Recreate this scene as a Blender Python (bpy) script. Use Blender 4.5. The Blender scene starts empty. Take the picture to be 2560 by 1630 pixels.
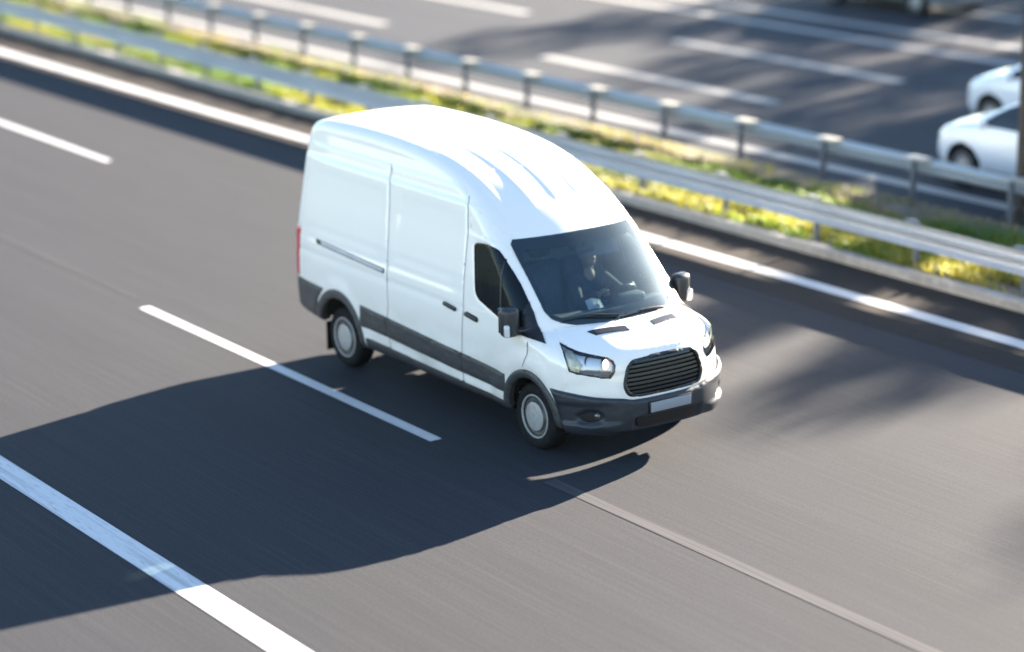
import bpy, bmesh, math, random
import numpy as np
from mathutils import Vector, Matrix
from mathutils.geometry import delaunay_2d_cdt
random.seed(7); RNG=np.random.default_rng(7)
SC=bpy.context.scene; COL=SC.collection
# ------------------------------------------------------------------ camera, sky, sun, exposure
cam=bpy.data.cameras.new('camera'); cam.sensor_width=36; cam.lens=85.44; cam.clip_start=.5; cam.clip_end=2000
cam.dof.use_dof=True; cam.dof.aperture_fstop=.42
CO=bpy.data.objects.new('camera',cam); COL.objects.link(CO); SC.camera=CO
CAMP=np.array([19.35460124,-14.60430985,7.95949189])
RR=np.array([[.57241214,.81979776,-.01661268],[.21251301,-.16789121,-.96262701],[-.79194859,.54748897,-.27032066]])
CO.matrix_world=Matrix([[RR[0][i],-RR[1][i],-RR[2][i],CAMP[i]] for i in range(3)]+[[0,0,0,1]])
cam.dof.focus_distance=23.3
SUN_EL=math.radians(15.6); SUN_AZ=math.radians(-13.2)      # azimuth clockwise from +y
w=bpy.data.worlds.new('World'); SC.world=w; w.use_nodes=True
_nt=w.node_tree; _sky=_nt.nodes.new('ShaderNodeTexSky'); _sky.sky_type='NISHITA'; _sky.sun_disc=False
_sky.sun_elevation=SUN_EL; _sky.sun_rotation=SUN_AZ; _sky.air_density=.85; _sky.dust_density=.1; _sky.ozone_density=1.1
_bg=[n for n in _nt.nodes if n.type=='BACKGROUND'][0]; _nt.links.new(_sky.outputs[0],_bg.inputs[0]); _bg.inputs[1].default_value=.05
sl=bpy.data.lights.new('sun','SUN'); sl.energy=5; sl.angle=math.radians(.5); sl.color=(1,.86,.71)
so=bpy.data.objects.new('sun',sl); COL.objects.link(so)
SD=Vector((math.sin(SUN_AZ)*math.cos(SUN_EL),math.cos(SUN_AZ)*math.cos(SUN_EL),math.sin(SUN_EL)))
so.rotation_euler=SD.to_track_quat('Z','Y').to_euler(); so.location=SD*60
vs=SC.view_settings; vs.view_transform='Standard'; vs.look='None'; vs.gamma=1; vs.exposure=3.36
SC.cycles.use_adaptive_sampling=True; SC.cycles.max_bounces=8; SC.cycles.transparent_max_bounces=12
# ------------------------------------------------------------------ helpers: objects, tags, materials
def link(o,parent=None):
    COL.objects.link(o)
    if parent is not None: o.parent=parent
    return o
def tag(o,label=None,cat=None,group=None,kind=None):
    if label: o['label']=label
    if cat: o['category']=cat
    if group: o['group']=group
    if kind: o['kind']=kind
    return o
def thing(name,label,cat,loc=(0,0,0),rz=0,group=None):
    o=bpy.data.objects.new(name,None); o.location=loc; o.rotation_euler=(0,0,rz); link(o); return tag(o,label,cat,group)
def mesh(name,V,F,mats,parent=None,mi=None,smooth=True):
    me=bpy.data.meshes.new(name); me.from_pydata([tuple(map(float,v)) for v in V],[],[tuple(map(int,f)) for f in F])
    for m in (mats if isinstance(mats,(list,tuple)) else [mats]): me.materials.append(m)
    if mi is not None: me.polygons.foreach_set('material_index',np.asarray(mi,dtype=np.int32))
    if smooth is True: me.polygons.foreach_set('use_smooth',[True]*len(me.polygons))
    me.update(); return link(bpy.data.objects.new(name,me),parent)
def frombm(name,bm,mats,parent=None,smooth=None):
    me=bpy.data.meshes.new(name)
    bmesh.ops.recalc_face_normals(bm,faces=bm.faces)
    bm.to_mesh(me); bm.free()
    for m in (mats if isinstance(mats,(list,tuple)) else [mats]): me.materials.append(m)
    if smooth: me.polygons.foreach_set('use_smooth',[True]*len(me.polygons)); me.set_sharp_from_angle(angle=math.radians(smooth))
    me.update(); return link(bpy.data.objects.new(name,me),parent)
def copy_tree(o,parent=None):
    c=o.copy(); COL.objects.link(c); c.parent=parent
    for ch in [x for x in SC.objects if x.parent==o]: copy_tree(ch,c)
    return c
def mat(name,col,rough=.5,metal=0,spec=.5,coat=0,noise=None,bump=None,**kw):
    """principled material; noise=(scale xyz, second colour, low, high) mixes a second colour in by object position"""
    m=bpy.data.materials.new(name); m.use_nodes=True; nt=m.node_tree; N=nt.nodes; L=nt.links
    b=[n for n in N if n.type=='BSDF_PRINCIPLED'][0]
    b.inputs['Base Color'].default_value=(*col,1); b.inputs['Roughness'].default_value=rough; b.inputs['Metallic'].default_value=metal
    b.inputs['Specular IOR Level'].default_value=spec; b.inputs['Coat Weight'].default_value=coat; b.inputs['Coat Roughness'].default_value=.04
    tc=N.new('ShaderNodeTexCoord')
    prev=None
    for sc_,c2,lo,hi in (noise or []):
        mp=N.new('ShaderNodeMapping'); mp.inputs['Scale'].default_value=sc_; L.new(tc.outputs['Object'],mp.inputs[0])
        nz=N.new('ShaderNodeTexNoise'); nz.inputs['Scale'].default_value=1; nz.inputs['Detail'].default_value=4; L.new(mp.outputs[0],nz.inputs['Vector'])
        r=N.new('ShaderNodeMapRange'); r.inputs[1].default_value=lo; r.inputs[2].default_value=hi; L.new(nz.outputs[0],r.inputs[0])
        mx=N.new('ShaderNodeMix'); mx.data_type='RGBA'; L.new(r.outputs[0],mx.inputs[0])
        if prev is None: mx.inputs[6].default_value=(*col,1)
        else: L.new(prev,mx.inputs[6])
        mx.inputs[7].default_value=(*c2,1); prev=mx.outputs[2]
    if prev is not None: L.new(prev,b.inputs['Base Color'])
    if bump:
        mp=N.new('ShaderNodeMapping'); mp.inputs['Scale'].default_value=bump[0]; L.new(tc.outputs['Object'],mp.inputs[0])
        nz=N.new('ShaderNodeTexNoise'); nz.inputs['Scale'].default_value=1; nz.inputs['Detail'].default_value=5; L.new(mp.outputs[0],nz.inputs['Vector'])
        bp=N.new('ShaderNodeBump'); bp.inputs['Strength'].default_value=bump[1]; bp.inputs['Distance'].default_value=bump[2]; L.new(nz.outputs[0],bp.inputs['Height']); L.new(bp.outputs[0],b.inputs['Normal'])
    for k,v in kw.items(): b.inputs[k].default_value=v
    return m
def glass(name,tint,rough=.01,refl=1.0,sky_veil=0):
    m=bpy.data.materials.new(name); m.use_nodes=True; nt=m.node_tree; N=nt.nodes; L=nt.links; N.clear()
    out=N.new('ShaderNodeOutputMaterial'); t=N.new('ShaderNodeBsdfTransparent'); t.inputs[0].default_value=(*tint,1)
    g=N.new('ShaderNodeBsdfGlossy'); g.inputs['Roughness'].default_value=rough
    fr=N.new('ShaderNodeFresnel'); fr.inputs[0].default_value=1.52
    mu=N.new('ShaderNodeMath'); mu.operation='MULTIPLY'; mu.inputs[1].default_value=refl; mu.use_clamp=True; L.new(fr.outputs[0],mu.inputs[0])
    mx=N.new('ShaderNodeMixShader'); L.new(mu.outputs[0],mx.inputs[0]); L.new(t.outputs[0],mx.inputs[1]); L.new(g.outputs[0],mx.inputs[2]); last=mx
    if sky_veil:
        d=N.new('ShaderNodeBsdfDiffuse'); d.inputs[0].default_value=(.34,.58,.74,1); last=N.new('ShaderNodeMixShader')  # film of dust tinted blue, standing in for reflected sky
        tc=N.new('ShaderNodeTexCoord'); nz=N.new('ShaderNodeTexNoise'); nz.inputs['Scale'].default_value=5; L.new(tc.outputs['Object'],nz.inputs['Vector'])
        r=N.new('ShaderNodeMapRange'); r.inputs[3].default_value=sky_veil*.6; r.inputs[4].default_value=sky_veil*1.4; L.new(nz.outputs[0],r.inputs[0])
        L.new(r.outputs[0],last.inputs[0]); L.new(mx.outputs[0],last.inputs[1]); L.new(d.outputs[0],last.inputs[2])
        g2=N.new('ShaderNodeBsdfGlossy'); g2.inputs['Roughness'].default_value=.46; g2.inputs[0].default_value=(.75,.9,1,1)
        l2=N.new('ShaderNodeMixShader'); l2.inputs[0].default_value=.007; L.new(last.outputs[0],l2.inputs[1]); L.new(g2.outputs[0],l2.inputs[2]); last=l2
    L.new(last.outputs[0],out.inputs[0]); return m
# ------------------------------------------------------------------ helpers: plain shapes in bmesh
def rbox(bm,c,s,bev=.0,rot=None,seg=2):
    r=bmesh.ops.create_cube(bm,size=1); vs_=r['verts']
    bmesh.ops.scale(bm,vec=s,verts=vs_)
    if bev:
        es=list({e for v in vs_ for e in v.link_edges}); r2=bmesh.ops.bevel(bm,geom=es,offset=bev,segments=seg,affect='EDGES',profile=.5); vs_=list({v for f in r2['faces'] for v in f.verts}|{v for v in vs_ if v.is_valid})
    M=Matrix.Translation(c)
    if rot: M=M@Matrix.Rotation(rot[2],4,'Z')@Matrix.Rotation(rot[1],4,'Y')@Matrix.Rotation(rot[0],4,'X')
    bmesh.ops.transform(bm,matrix=M,verts=vs_); return vs_
def tube(bm,pts,rad,n=10):
    P=[Vector(p) for p in pts]; R=rad if isinstance(rad,(list,tuple)) else [rad]*len(P); rings=[]
    for i,p in enumerate(P):
        d=(P[min(i+1,len(P)-1)]-P[max(i-1,0)]).normalized(); a=d.orthogonal().normalized() if i==0 else (pa-d*pa.dot(d)).normalized(); pa=a; b=d.cross(a)
        rings.append([bm.verts.new(p+R[i]*(math.cos(t)*a+math.sin(t)*b)) for t in [2*math.pi*k/n for k in range(n)]])
    for A,B in zip(rings,rings[1:]):
        for k in range(n): bm.faces.new((A[k],A[(k+1)%n],B[(k+1)%n],B[k]))
    bm.faces.new(rings[0][::-1]); bm.faces.new(rings[-1])
def lathe(bm,prof,c=(0,0,0),n=48,mi=None):
    """profile of (radius, y) turned about the y axis"""
    rings=[]
    for r,y in prof: rings.append([bm.verts.new((c[0]+r*math.cos(t),c[1]+y,c[2]+r*math.sin(t))) for t in [2*math.pi*k/n for k in range(n)]] if r>1e-6 else [bm.verts.new((c[0],c[1]+y,c[2]))])
    for i,(A,B) in enumerate(zip(rings,rings[1:])):
        for k in range(n):
            a=[A[k%len(A)],A[(k+1)%len(A)],B[(k+1)%len(B)],B[k%len(B)]]; a=list(dict.fromkeys(a))
            if len(a)>2:
                f=bm.faces.new(a)
                if mi: f.material_index=mi[i]
def extrude_x(name,prof,xs,yf,m,parent=None,closed=False,zf=None):
    """sweep a (y,z) section along x; yf(x) is the sideways course of the road"""
    V=[];F=[];n=len(prof)
    for x in xs:
        for y,z in prof: V.append((x,y+yf(x),z+(zf(x) if zf else 0)))
    for i in range(len(xs)-1):
        for j in range(n if closed else n-1):
            k=(j+1)%n; F.append((i*n+j,i*n+k,(i+1)*n+k,(i+1)*n+j))
    if closed: F+= [tuple(range(n))[::-1],tuple((len(xs)-1)*n+j for j in range(n))]
    o=mesh(name,V,F,m,parent,smooth=False); return o
# ------------------------------------------------------------------ helpers: smooth bodies from an implicit surface
def sst(x,a,b):
    t=np.clip((x-a)/(b-a),0,1); return t*t*(3-2*t)
def smax(a,b,k):
    h=np.maximum(k-np.abs(a-b),0)/k; return np.maximum(a,b)+h*h*k*.25
def catmull(pts,n=8,closed=True):
    P=np.array(pts,float); N=len(P); out=[]
    for i in range(N if closed else N-1):
        if closed: p0,p1,p2,p3=P[i-1],P[i],P[(i+1)%N],P[(i+2)%N]
        else: p0,p1,p2,p3=P[max(i-1,0)],P[i],P[i+1],P[min(i+2,N-1)]
        d=lambda a,b:max(np.linalg.norm(b-a)**.5,1e-4)
        t1=d(p0,p1) if i or closed else d(p1,p2); t2=t1+d(p1,p2); t3=t2+d(p2,p3)
        for j in range(n):
            t=t1+(t2-t1)*j/n
            a1=(t1-t)/t1*p0+t/t1*p1 if t1>1e-4 else p1; a2=(t2-t)/(t2-t1)*p1+(t-t1)/(t2-t1)*p2; a3=(t3-t)/(t3-t2)*p2+(t-t2)/(t3-t2)*p3
            b1=(t2-t)/t2*a1+t/t2*a2; b2=(t3-t)/(t3-t1)*a2+(t-t1)/(t3-t1)*a3
            out.append((t2-t)/(t2-t1)*b1+(t-t1)/(t2-t1)*b2)
    if not closed: out.append(P[-1])
    return np.array(out)
class Grid2:
    """signed distance to a closed outline, sampled on a fine grid, bicubic lookup"""
    def __init__(s,poly,pad=.35,h=.0125):
        s.h=h; lo=poly.min(0)-pad; hi=poly.max(0)+pad; s.lo=lo
        nx,nz=(np.ceil((hi-lo)/h)).astype(int)+1
        X,Z=np.meshgrid(lo[0]+h*np.arange(nx),lo[1]+h*np.arange(nz),indexing='ij')
        D=np.full(X.shape,1e9); ins=np.zeros(X.shape,bool)
        for a,b in zip(poly,np.roll(poly,-1,0)):
            e=b-a; L=e@e
            if L<1e-12: continue
            t=np.clip(((X-a[0])*e[0]+(Z-a[1])*e[1])/L,0,1)
            D=np.minimum(D,(X-a[0]-t*e[0])**2+(Z-a[1]-t*e[1])**2)
            c=(a[1]>Z)!=(b[1]>Z)
            if abs(b[1]-a[1])>1e-12: ins^=c&(X<(b[0]-a[0])*(Z-a[1])/(b[1]-a[1])+a[0])
        s.G=np.where(ins,-1,1)*np.sqrt(D)
    def __call__(s,x,z):
        n0,n1=s.G.shape
        u=np.clip((x-s.lo[0])/s.h,1.001,n0-3.001); v=np.clip((z-s.lo[1])/s.h,1.001,n1-3.001)
        i=u.astype(int); j=v.astype(int); u=u-i; v=v-j
        w=lambda t:(-.5*t+t*t-.5*t**3,1-2.5*t*t+1.5*t**3,.5*t+2*t*t-1.5*t**3,-.5*t*t+.5*t**3)
        wu=w(u); wv=w(v); r=0
        for a in range(4):
            c=0
            for b in range(4): c=c+wv[b]*s.G[i+a-1,j+b-1]
            r=r+wu[a]*c
        return r
def surface_nets(fn,lo,hi,h,level=0.):
    lo=np.array(lo,float); n=np.ceil((np.array(hi)-lo)/h).astype(int)+1
    ax=[lo[i]+h*np.arange(n[i]) for i in range(3)]
    F=np.empty(n)
    for i0 in range(0,n[0],40):
        X=np.stack(np.meshgrid(ax[0][i0:i0+40],ax[1],ax[2],indexing='ij'),-1); F[i0:i0+40]=fn(X)-level
    S=F<0
    c=S[:-1,:-1,:-1].astype(np.int8)
    for d in [(0,0,1),(0,1,0),(0,1,1),(1,0,0),(1,0,1),(1,1,0),(1,1,1)]: c=c+S[d[0]:n[0]-1+d[0],d[1]:n[1]-1+d[1],d[2]:n[2]-1+d[2]]
    act=np.argwhere((c>0)&(c<8)); idx=np.full(np.array(n)-1,-1); idx[tuple(act.T)]=np.arange(len(act))
    acc=np.zeros((len(act),3)); cnt=np.zeros(len(act))
    corners=[(a,b,d) for a in (0,1) for b in (0,1) for d in (0,1)]
    for a in corners:
        for k in range(3):
            if a[k]: continue
            b=list(a); b[k]=1; fa=F[tuple((act+a).T)]; fb=F[tuple((act+b).T)]; m=(fa<0)!=(fb<0)
            t=np.where(m,fa/np.where(m,fa-fb,1),0); p=np.array(a,float)[None]+t[:,None]*np.eye(3)[k]; acc[m]+=p[m]; cnt[m]+=1
    V=lo+h*(act+acc/cnt[:,None]); Q=[]
    for k in range(3):
        sl0=[slice(None)]*3; sl1=[slice(None)]*3; sl0[k]=slice(0,n[k]-1); sl1[k]=slice(1,n[k])
        A=S[tuple(sl0)]; B=S[tuple(sl1)]; e=np.argwhere(A!=B); u,v=[i for i in range(3) if i!=k]
        ok=(e[:,u]>0)&(e[:,v]>0)&(e[:,u]<n[u]-1)&(e[:,v]<n[v]-1); e=e[ok]; s=A[tuple(e.T)]
        def at(du,dv):
            g=e.copy(); g[:,u]-=du; g[:,v]-=dv; return idx[tuple(g.T)]
        q=np.stack([at(1,1),at(0,1),at(0,0),at(1,0)],1)
        flip=s if k!=1 else ~s
        q[~flip]=q[~flip][:,::-1]; Q.append(q)
    return V,np.concatenate(Q)
def inpoly(P,poly):
    x,y=P[:,0],P[:,1]; r=np.zeros(len(P),bool); q=np.asarray(poly)
    for a,b in zip(q,np.roll(q,-1,0)):
        c=(a[1]>y)!=(b[1]>y)
        if abs(b[1]-a[1])>1e-12: r^=c&(x<(b[0]-a[0])*(y-a[1])/(b[1]-a[1])+a[0])
    return r
def rnd(P,r,n=5):
    """round the corners of a closed outline"""
    P=[np.array(p,float) for p in P]; out=[]; N=len(P); R=r if isinstance(r,(list,tuple)) else [r]*N
    for i,p in enumerate(P):
        a,b=P[i-1],P[(i+1)%N]; la,lb=np.linalg.norm(a-p),np.linalg.norm(b-p); k=min(R[i],.48*la,.48*lb)
        if k<1e-4: out.append(p); continue
        s=p+(a-p)/la*k; e=p+(b-p)/lb*k
        for t in np.linspace(0,1,n): out.append((1-t)**2*s+2*t*(1-t)*p+t*t*e)
    return out
def dense(P,res):
    out=[]; P=np.asarray(P,float)
    for a,b in zip(P,np.roll(P,-1,0)):
        n=max(1,int(math.ceil(np.linalg.norm(b-a)/res))); out+= [a+(b-a)*i/n for i in range(n)]
    return np.array(out)
def bdist(Q,poly):
    D=np.full(len(Q),1e9); p=np.asarray(poly)
    for a,b in zip(p,np.roll(p,-1,0)):
        e=b-a; L=e@e
        if L<1e-14: continue
        t=np.clip(((Q-a)@e)/L,0,1); D=np.minimum(D,np.linalg.norm(Q-a-t[:,None]*e,axis=1))
    return D
R_=lambda P:[(x,-1.,z) for x,z in P]
F_=lambda P:[(1.,y,z) for y,z in P]
B_=lambda P:[(-5.,y,z) for y,z in P]
T_=lambda P:[(x,y,2.) for x,y in P]
def patch(body,name,outline,d,parent,m,holes=(),off=.006,depth=.02,res=.03,round_=0,mirror=False,label=None,both=False,axis=None):
    """a panel: an outline projected along d (or inward on a vertical axis) on to the body, lifted by off, with a turned-in rim"""
    if axis is None:
        d=np.array(d,float); d/=np.linalg.norm(d); e1=np.cross([0,0,1.],d)
        if np.linalg.norm(e1)<1e-6: e1=np.array([1.,0,0])
        e1/=np.linalg.norm(e1); e2=np.cross(d,e1); to2=lambda P:np.stack([np.asarray(P)@e1,np.asarray(P)@e2],1)
    else: to2=lambda P:np.stack([np.arctan2(np.asarray(P)[:,1],np.asarray(P)[:,0]-axis),np.asarray(P)[:,2]],1)
    loops=[dense(to2(np.asarray(outline,float)),res)]+[dense(to2(np.asarray(h,float)),res) for h in holes]
    allb=np.concatenate(loops); lo,hi=allb.min(0),allb.max(0)
    gx,gy=np.meshgrid(np.arange(lo[0],hi[0],res),np.arange(lo[1],hi[1],res*.87),indexing='ij'); gx=gx+(np.arange(gx.shape[1])%2)*res*.5
    g=np.stack([gx.ravel(),gy.ravel()],1)
    if len(g):
        k=inpoly(g,loops[0])
        for h in loops[1:]: k&=~inpoly(g,h)
        g=g[k]; D=np.full(len(g),1e9)
        for l in loops: D=np.minimum(D,bdist(g,l))
        g=g[D>res*.45]
    pts=np.concatenate([allb,g]); E=[]; s=0
    for l in loops: E+=[(s+i,s+(i+1)%len(l)) for i in range(len(l))]; s+=len(l)
    v2,_,fs,_,_,_=delaunay_2d_cdt([Vector(p) for p in pts],E,[],0,1e-6)
    Q=np.array([tuple(v) for v in v2]); T=np.array([f for f in fs if len(f)==3]); cen=Q[T].mean(1)
    k=inpoly(cen,loops[0])
    for h in loops[1:]: k&=~inpoly(cen,h)
    T=T[k]
    if axis is None:
        s0=max(np.asarray(outline)@d)+.6; O=Q[:,:1]*e1+Q[:,1:]*e2+s0*d; Dn=np.repeat(-d[None],len(Q),0)
    else:
        Dn=-np.stack([np.cos(Q[:,0]),np.sin(Q[:,0]),0*Q[:,0]],1); O=np.stack([np.full(len(Q),axis),0*Q[:,0],Q[:,1]],1)-Dn*2.4
    P,ok=cast(body.f,O,Dn,0,3.2,110)
    G=body.grad(P); bd=np.full(len(Q),1e9)
    for l in loops: bd=np.minimum(bd,bdist(Q,l))
    o_=off(P,bd) if callable(off) else np.full(len(P),off)
    if round_: q=np.clip(1-bd/round_,0,1); o_=o_-(1-np.sqrt(1-q*q*.98))*round_
    good=ok[T].all(1); T=T[good]
    V=P+G*o_[:,None]
    n=np.cross(V[T[:,1]]-V[T[:,0]],V[T[:,2]]-V[T[:,0]]); fl=(n*G[T[:,0]]).sum(1)<0; T[fl]=T[fl][:,::-1]
    used=np.unique(T); re=np.full(len(V),-1); re[used]=np.arange(len(used)); V=V[used]; G=G[used]; T=re[T]
    Fs=[tuple(t) for t in T]
    if depth:
        cnt={}
        for t in T:
            for a,b in ((t[0],t[1]),(t[1],t[2]),(t[2],t[0])): cnt[(a,b)]=1
        be=[(a,b) for a,b in cnt if (b,a) not in cnt]; bv=sorted({a for e in be for a in e}); m1={v:i+len(V) for i,v in enumerate(bv)}; m2={v:i+len(V)+len(bv) for i,v in enumerate(bv)}
        V=np.concatenate([V,V[bv],V[bv]-G[bv]*depth]); Fs+=[(m1[b],m1[a],m2[a],m2[b]) for a,b in be]
    out=[]
    for sgn in ((1,-1) if both else ((-1,) if mirror else (1,))):
        VV=V*np.array([1,sgn,1]); FF=Fs if sgn==1 else [f[::-1] for f in Fs]
        pr=parent if not isinstance(parent,(tuple,list)) else parent[0 if sgn==1 else 1]
        o=mesh(name,VV,FF,m,pr); out.append(o)
        if label: o['label']=label
    return out if both else out[0]
VAN_PROFILE=[(-4.62,.50),(-4.70,.54),(-4.735,.7),(-4.75,1.2),(-4.765,1.8),(-4.765,2.3),(-4.75,2.58),(-4.68,2.70),(-4.5,2.76),(-4.2,2.785),(-3.6,2.80),(-2.9,2.79),(-2.3,2.75),(-1.85,2.685),(-1.5,2.6),(-1.2,2.49),(-.95,2.365),(-.74,2.225),(-.55,2.07),(-.3,1.852),(0,1.575),(.2,1.385),(.29,1.31),(.38,1.283),(.5,1.25),(.65,1.20),(.78,1.145),(.86,1.09),(.905,1.02),(.93,.9),(.95,.78),(.96,.68),(.97,.55),(.965,.42),(.93,.34),(.86,.32),(.3,.32),(-1,.32),(-2.5,.33),(-3.6,.36),(-4.15,.47)]
def bell(t,w): return np.exp(-(t/w)**2)
class Van:
    def __init__(s):
        s.g=Grid2(catmull(VAN_PROFILE,6))
    def hw(s,x,z):
        w=np.interp(z,[.2,.3,.45,.6,.8,1.0,1.15,1.3,1.45,1.6,1.8,2.0,2.2,2.4,2.6,2.8],[.97,.985,1.005,1.02,1.028,1.03,1.026,1.015,.998,.975,.938,.898,.861,.823,.785,.75])
        bk=sst(x,-1.0,-1.5)
        w=w+.010*bk*(1-sst(z,1.34,1.44))*sst(x,-4.6,-4.4)
        w=w-.007*bell(z-1.25,.03)*sst(x,-1.0,-1.4)
        w=w-.010*sst(z,2.31,2.35)*sst(x,-.7,-1.3)
        def rec(x0,x1,z0,z1,e=.05):
            return sst(x,x0-e,x0+e)*sst(x,x1+e,x1-e)*sst(z,z0-e,z0+e)*sst(z,z1+e,z1-e)
        w=w-.003*rec(-4.42,-2.92,1.50,2.2)-.003*rec(-2.58,-1.42,1.50,2.2)
        for xc in (0.,-3.75):
            r=np.hypot(x-xc,z-.36); w=w+.018*sst(r,.36,.46)*sst(r,.74,.54)
        w=w-.035*sst(x,.25,1.1)-.02*sst(x,-4.2,-4.8)
        return w
    def f(s,P):
        x,y,z=P[...,0],P[...,1],P[...,2]; ay=np.abs(y)
        u=ay/1.03
        a=np.interp(z,[.3,1.05,1.3,1.5,2.6],[.50,.46,.33,.28,.2]); n=np.interp(z,[1.05,1.4],[3.2,2.5])
        xe=x+a*u**n*sst(x,-2.4,-1.0)
        ribs=0
        for c in (-.62,-.31,0,.31,.62):
            ribs=ribs+.010*sst(np.abs(y-c),.045,.012)
        ribs=ribs*sst(x,-.80,-1.0)*sst(x,-2.7,-1.8)*(z>2)
        hood=.012*sst(ay,.60,.48)*sst(x,.2,.35)*(z>1.0)
        ze=z+(.055-.015*sst(x,-1.,-2.))*(u/.75)**2*sst(z,1.05,1.3)-ribs-hood
        p=s.g(xe,ze)
        sd=(ay-s.hw(x,z))
        k=np.where(z<1.35,.15,.10+.0*z)
        k=np.where((z<1.35)&(x<0),.12,k)
        return smax(p,sd,k)
    def grad(s,P,h=.004):
        G=np.stack([s.f(P+h*np.eye(3)[i])-s.f(P-h*np.eye(3)[i]) for i in range(3)],-1)
        return G/np.maximum(np.linalg.norm(G,axis=-1,keepdims=True),1e-9)
def cast(f,O,D,t0,t1,n=140):
    """first outside-to-inside crossing along rays"""
    ts=np.linspace(t0,t1,n); lo=np.full(len(O),np.nan); hi=lo.copy(); prev=f(O+D*ts[0])
    for i in range(1,n):
        c=f(O+D*ts[i]); m=np.isnan(lo)&(prev>0)&(c<=0); lo[m]=ts[i-1]; hi[m]=ts[i]; prev=c
    ok=~np.isnan(lo); a=np.where(ok,lo,t1); b=np.where(ok,hi,t1)
    for _ in range(16):
        m=(a+b)/2; v=f(O+D*m[:,None])>0; a=np.where(v,m,a); b=np.where(v,b,m)
    return O+D*((a+b)/2)[:,None],ok
# ------------------------------------------------------------------ materials
def paint(name,col):
    m=mat(name,col,rough=.32,coat=1.0,spec=.5)
    nt=m.node_tree; N=nt.nodes; L=nt.links; b=[n for n in N if n.type=='BSDF_PRINCIPLED'][0]
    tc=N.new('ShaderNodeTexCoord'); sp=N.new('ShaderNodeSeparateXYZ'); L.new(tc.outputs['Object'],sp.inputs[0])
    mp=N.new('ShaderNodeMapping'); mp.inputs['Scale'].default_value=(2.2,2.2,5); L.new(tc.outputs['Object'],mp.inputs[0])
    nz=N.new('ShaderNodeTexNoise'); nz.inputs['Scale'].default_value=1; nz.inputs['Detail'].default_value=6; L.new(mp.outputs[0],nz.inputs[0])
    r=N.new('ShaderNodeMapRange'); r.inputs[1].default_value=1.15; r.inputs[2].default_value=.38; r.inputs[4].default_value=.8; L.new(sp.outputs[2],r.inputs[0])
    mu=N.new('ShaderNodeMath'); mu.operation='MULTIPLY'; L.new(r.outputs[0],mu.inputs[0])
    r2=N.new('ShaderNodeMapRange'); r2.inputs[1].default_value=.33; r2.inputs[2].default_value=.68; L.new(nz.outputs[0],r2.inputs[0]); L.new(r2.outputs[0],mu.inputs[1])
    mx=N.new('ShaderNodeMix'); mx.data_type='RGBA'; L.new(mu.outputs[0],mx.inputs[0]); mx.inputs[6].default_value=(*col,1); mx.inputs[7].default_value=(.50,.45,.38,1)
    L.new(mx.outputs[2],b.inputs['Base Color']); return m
M={}
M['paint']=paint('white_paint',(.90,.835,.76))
M['grey']=mat('grey_plastic',(.036,.036,.039),rough=.48,noise=[((9,9,30),(.062,.062,.063),.45,.75)])
M['bump']=mat('bumper_plastic',(.014,.018,.026),rough=.42,noise=[((6,6,20),(.030,.031,.034),.5,.8)])
M['black']=mat('black_plastic',(.007,.0075,.009),rough=.38)
M['trimgrey']=mat('lamp_trim_grey',(.16,.17,.19),rough=.3)
M['gap']=mat('gap_shade',(.16,.16,.16),rough=.8)
M['mir']=mat('mirror_shell',(.028,.029,.032),rough=.35)
M['gloss']=mat('black_frit',(.006,.007,.010),rough=.2,spec=.3)
M['dark']=mat('cab_lining',(.15,.165,.175),rough=.8)
M['under']=mat('underbody',(.012,.012,.012),rough=.9)
M['glass']=glass('tinted_glass',(.72,.88,.94),refl=1.15,sky_veil=.042)
M['sglass']=glass('side_glass',(.27,.33,.30),refl=.4,sky_veil=.01)
M['lens']=glass('clear_lens',(.95,.96,.97),refl=1.2)
M['chrome']=mat('chrome',(.78,.78,.80),rough=.12,metal=1)
M['alu']=mat('rail_metal',(.50,.52,.56),rough=.35,metal=.2)
M['cap']=mat('hub_cap',(.38,.375,.365),rough=.42,metal=.25,noise=[((14,14,14),(.30,.28,.25),.45,.8)])
M['capd']=mat('hub_cap_dark',(.06,.058,.057),rough=.5,noise=[((10,10,10),(.13,.12,.11),.45,.8)])
M['tyre']=mat('rubber',(.008,.008,.0085),rough=.8,spec=.2,noise=[((20,8,20),(.018,.017,.016),.45,.8)])
M['lamp']=mat('lamp_housing',(.80,.82,.86),rough=.3,metal=.15)
M['bulb']=mat('lit_bulb',(.9,.8,.7),rough=.2)
_e=[n for n in M['bulb'].node_tree.nodes if n.type=='BSDF_PRINCIPLED'][0]; _e.inputs['Emission Color'].default_value=(1,.60,.34,1); _e.inputs['Emission Strength'].default_value=.35
M['ind']=mat('indicator_reflector',(.80,.76,.60),rough=.3,noise=[((22,22,22),(.48,.44,.34),.4,.65)])
M['red']=mat('red_lens',(.55,.02,.03),rough=.12,coat=.5)
M['plate']=mat('blank_plate',(.24,.255,.28),rough=.4)
M['seat']=mat('seat_cloth',(.03,.04,.06),rough=.9,noise=[((40,40,40),(.045,.055,.075),.45,.65)])
M['dash']=mat('dashboard',(.07,.08,.09),rough=.6)
M['bulk']=mat('bulkhead',(.40,.44,.45),rough=.8)
M['paper']=mat('paper',(.85,.85,.83),rough=.7)
M['skin']=mat('skin',(.40,.25,.18),rough=.5); M['hair']=mat('hair',(.03,.022,.018),rough=.7)
M['jacket']=mat('jacket',(.022,.028,.045),rough=.85,bump=((50,50,50),.4,.004)); M['trousers']=mat('trousers',(.03,.032,.04),rough=.9)
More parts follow.
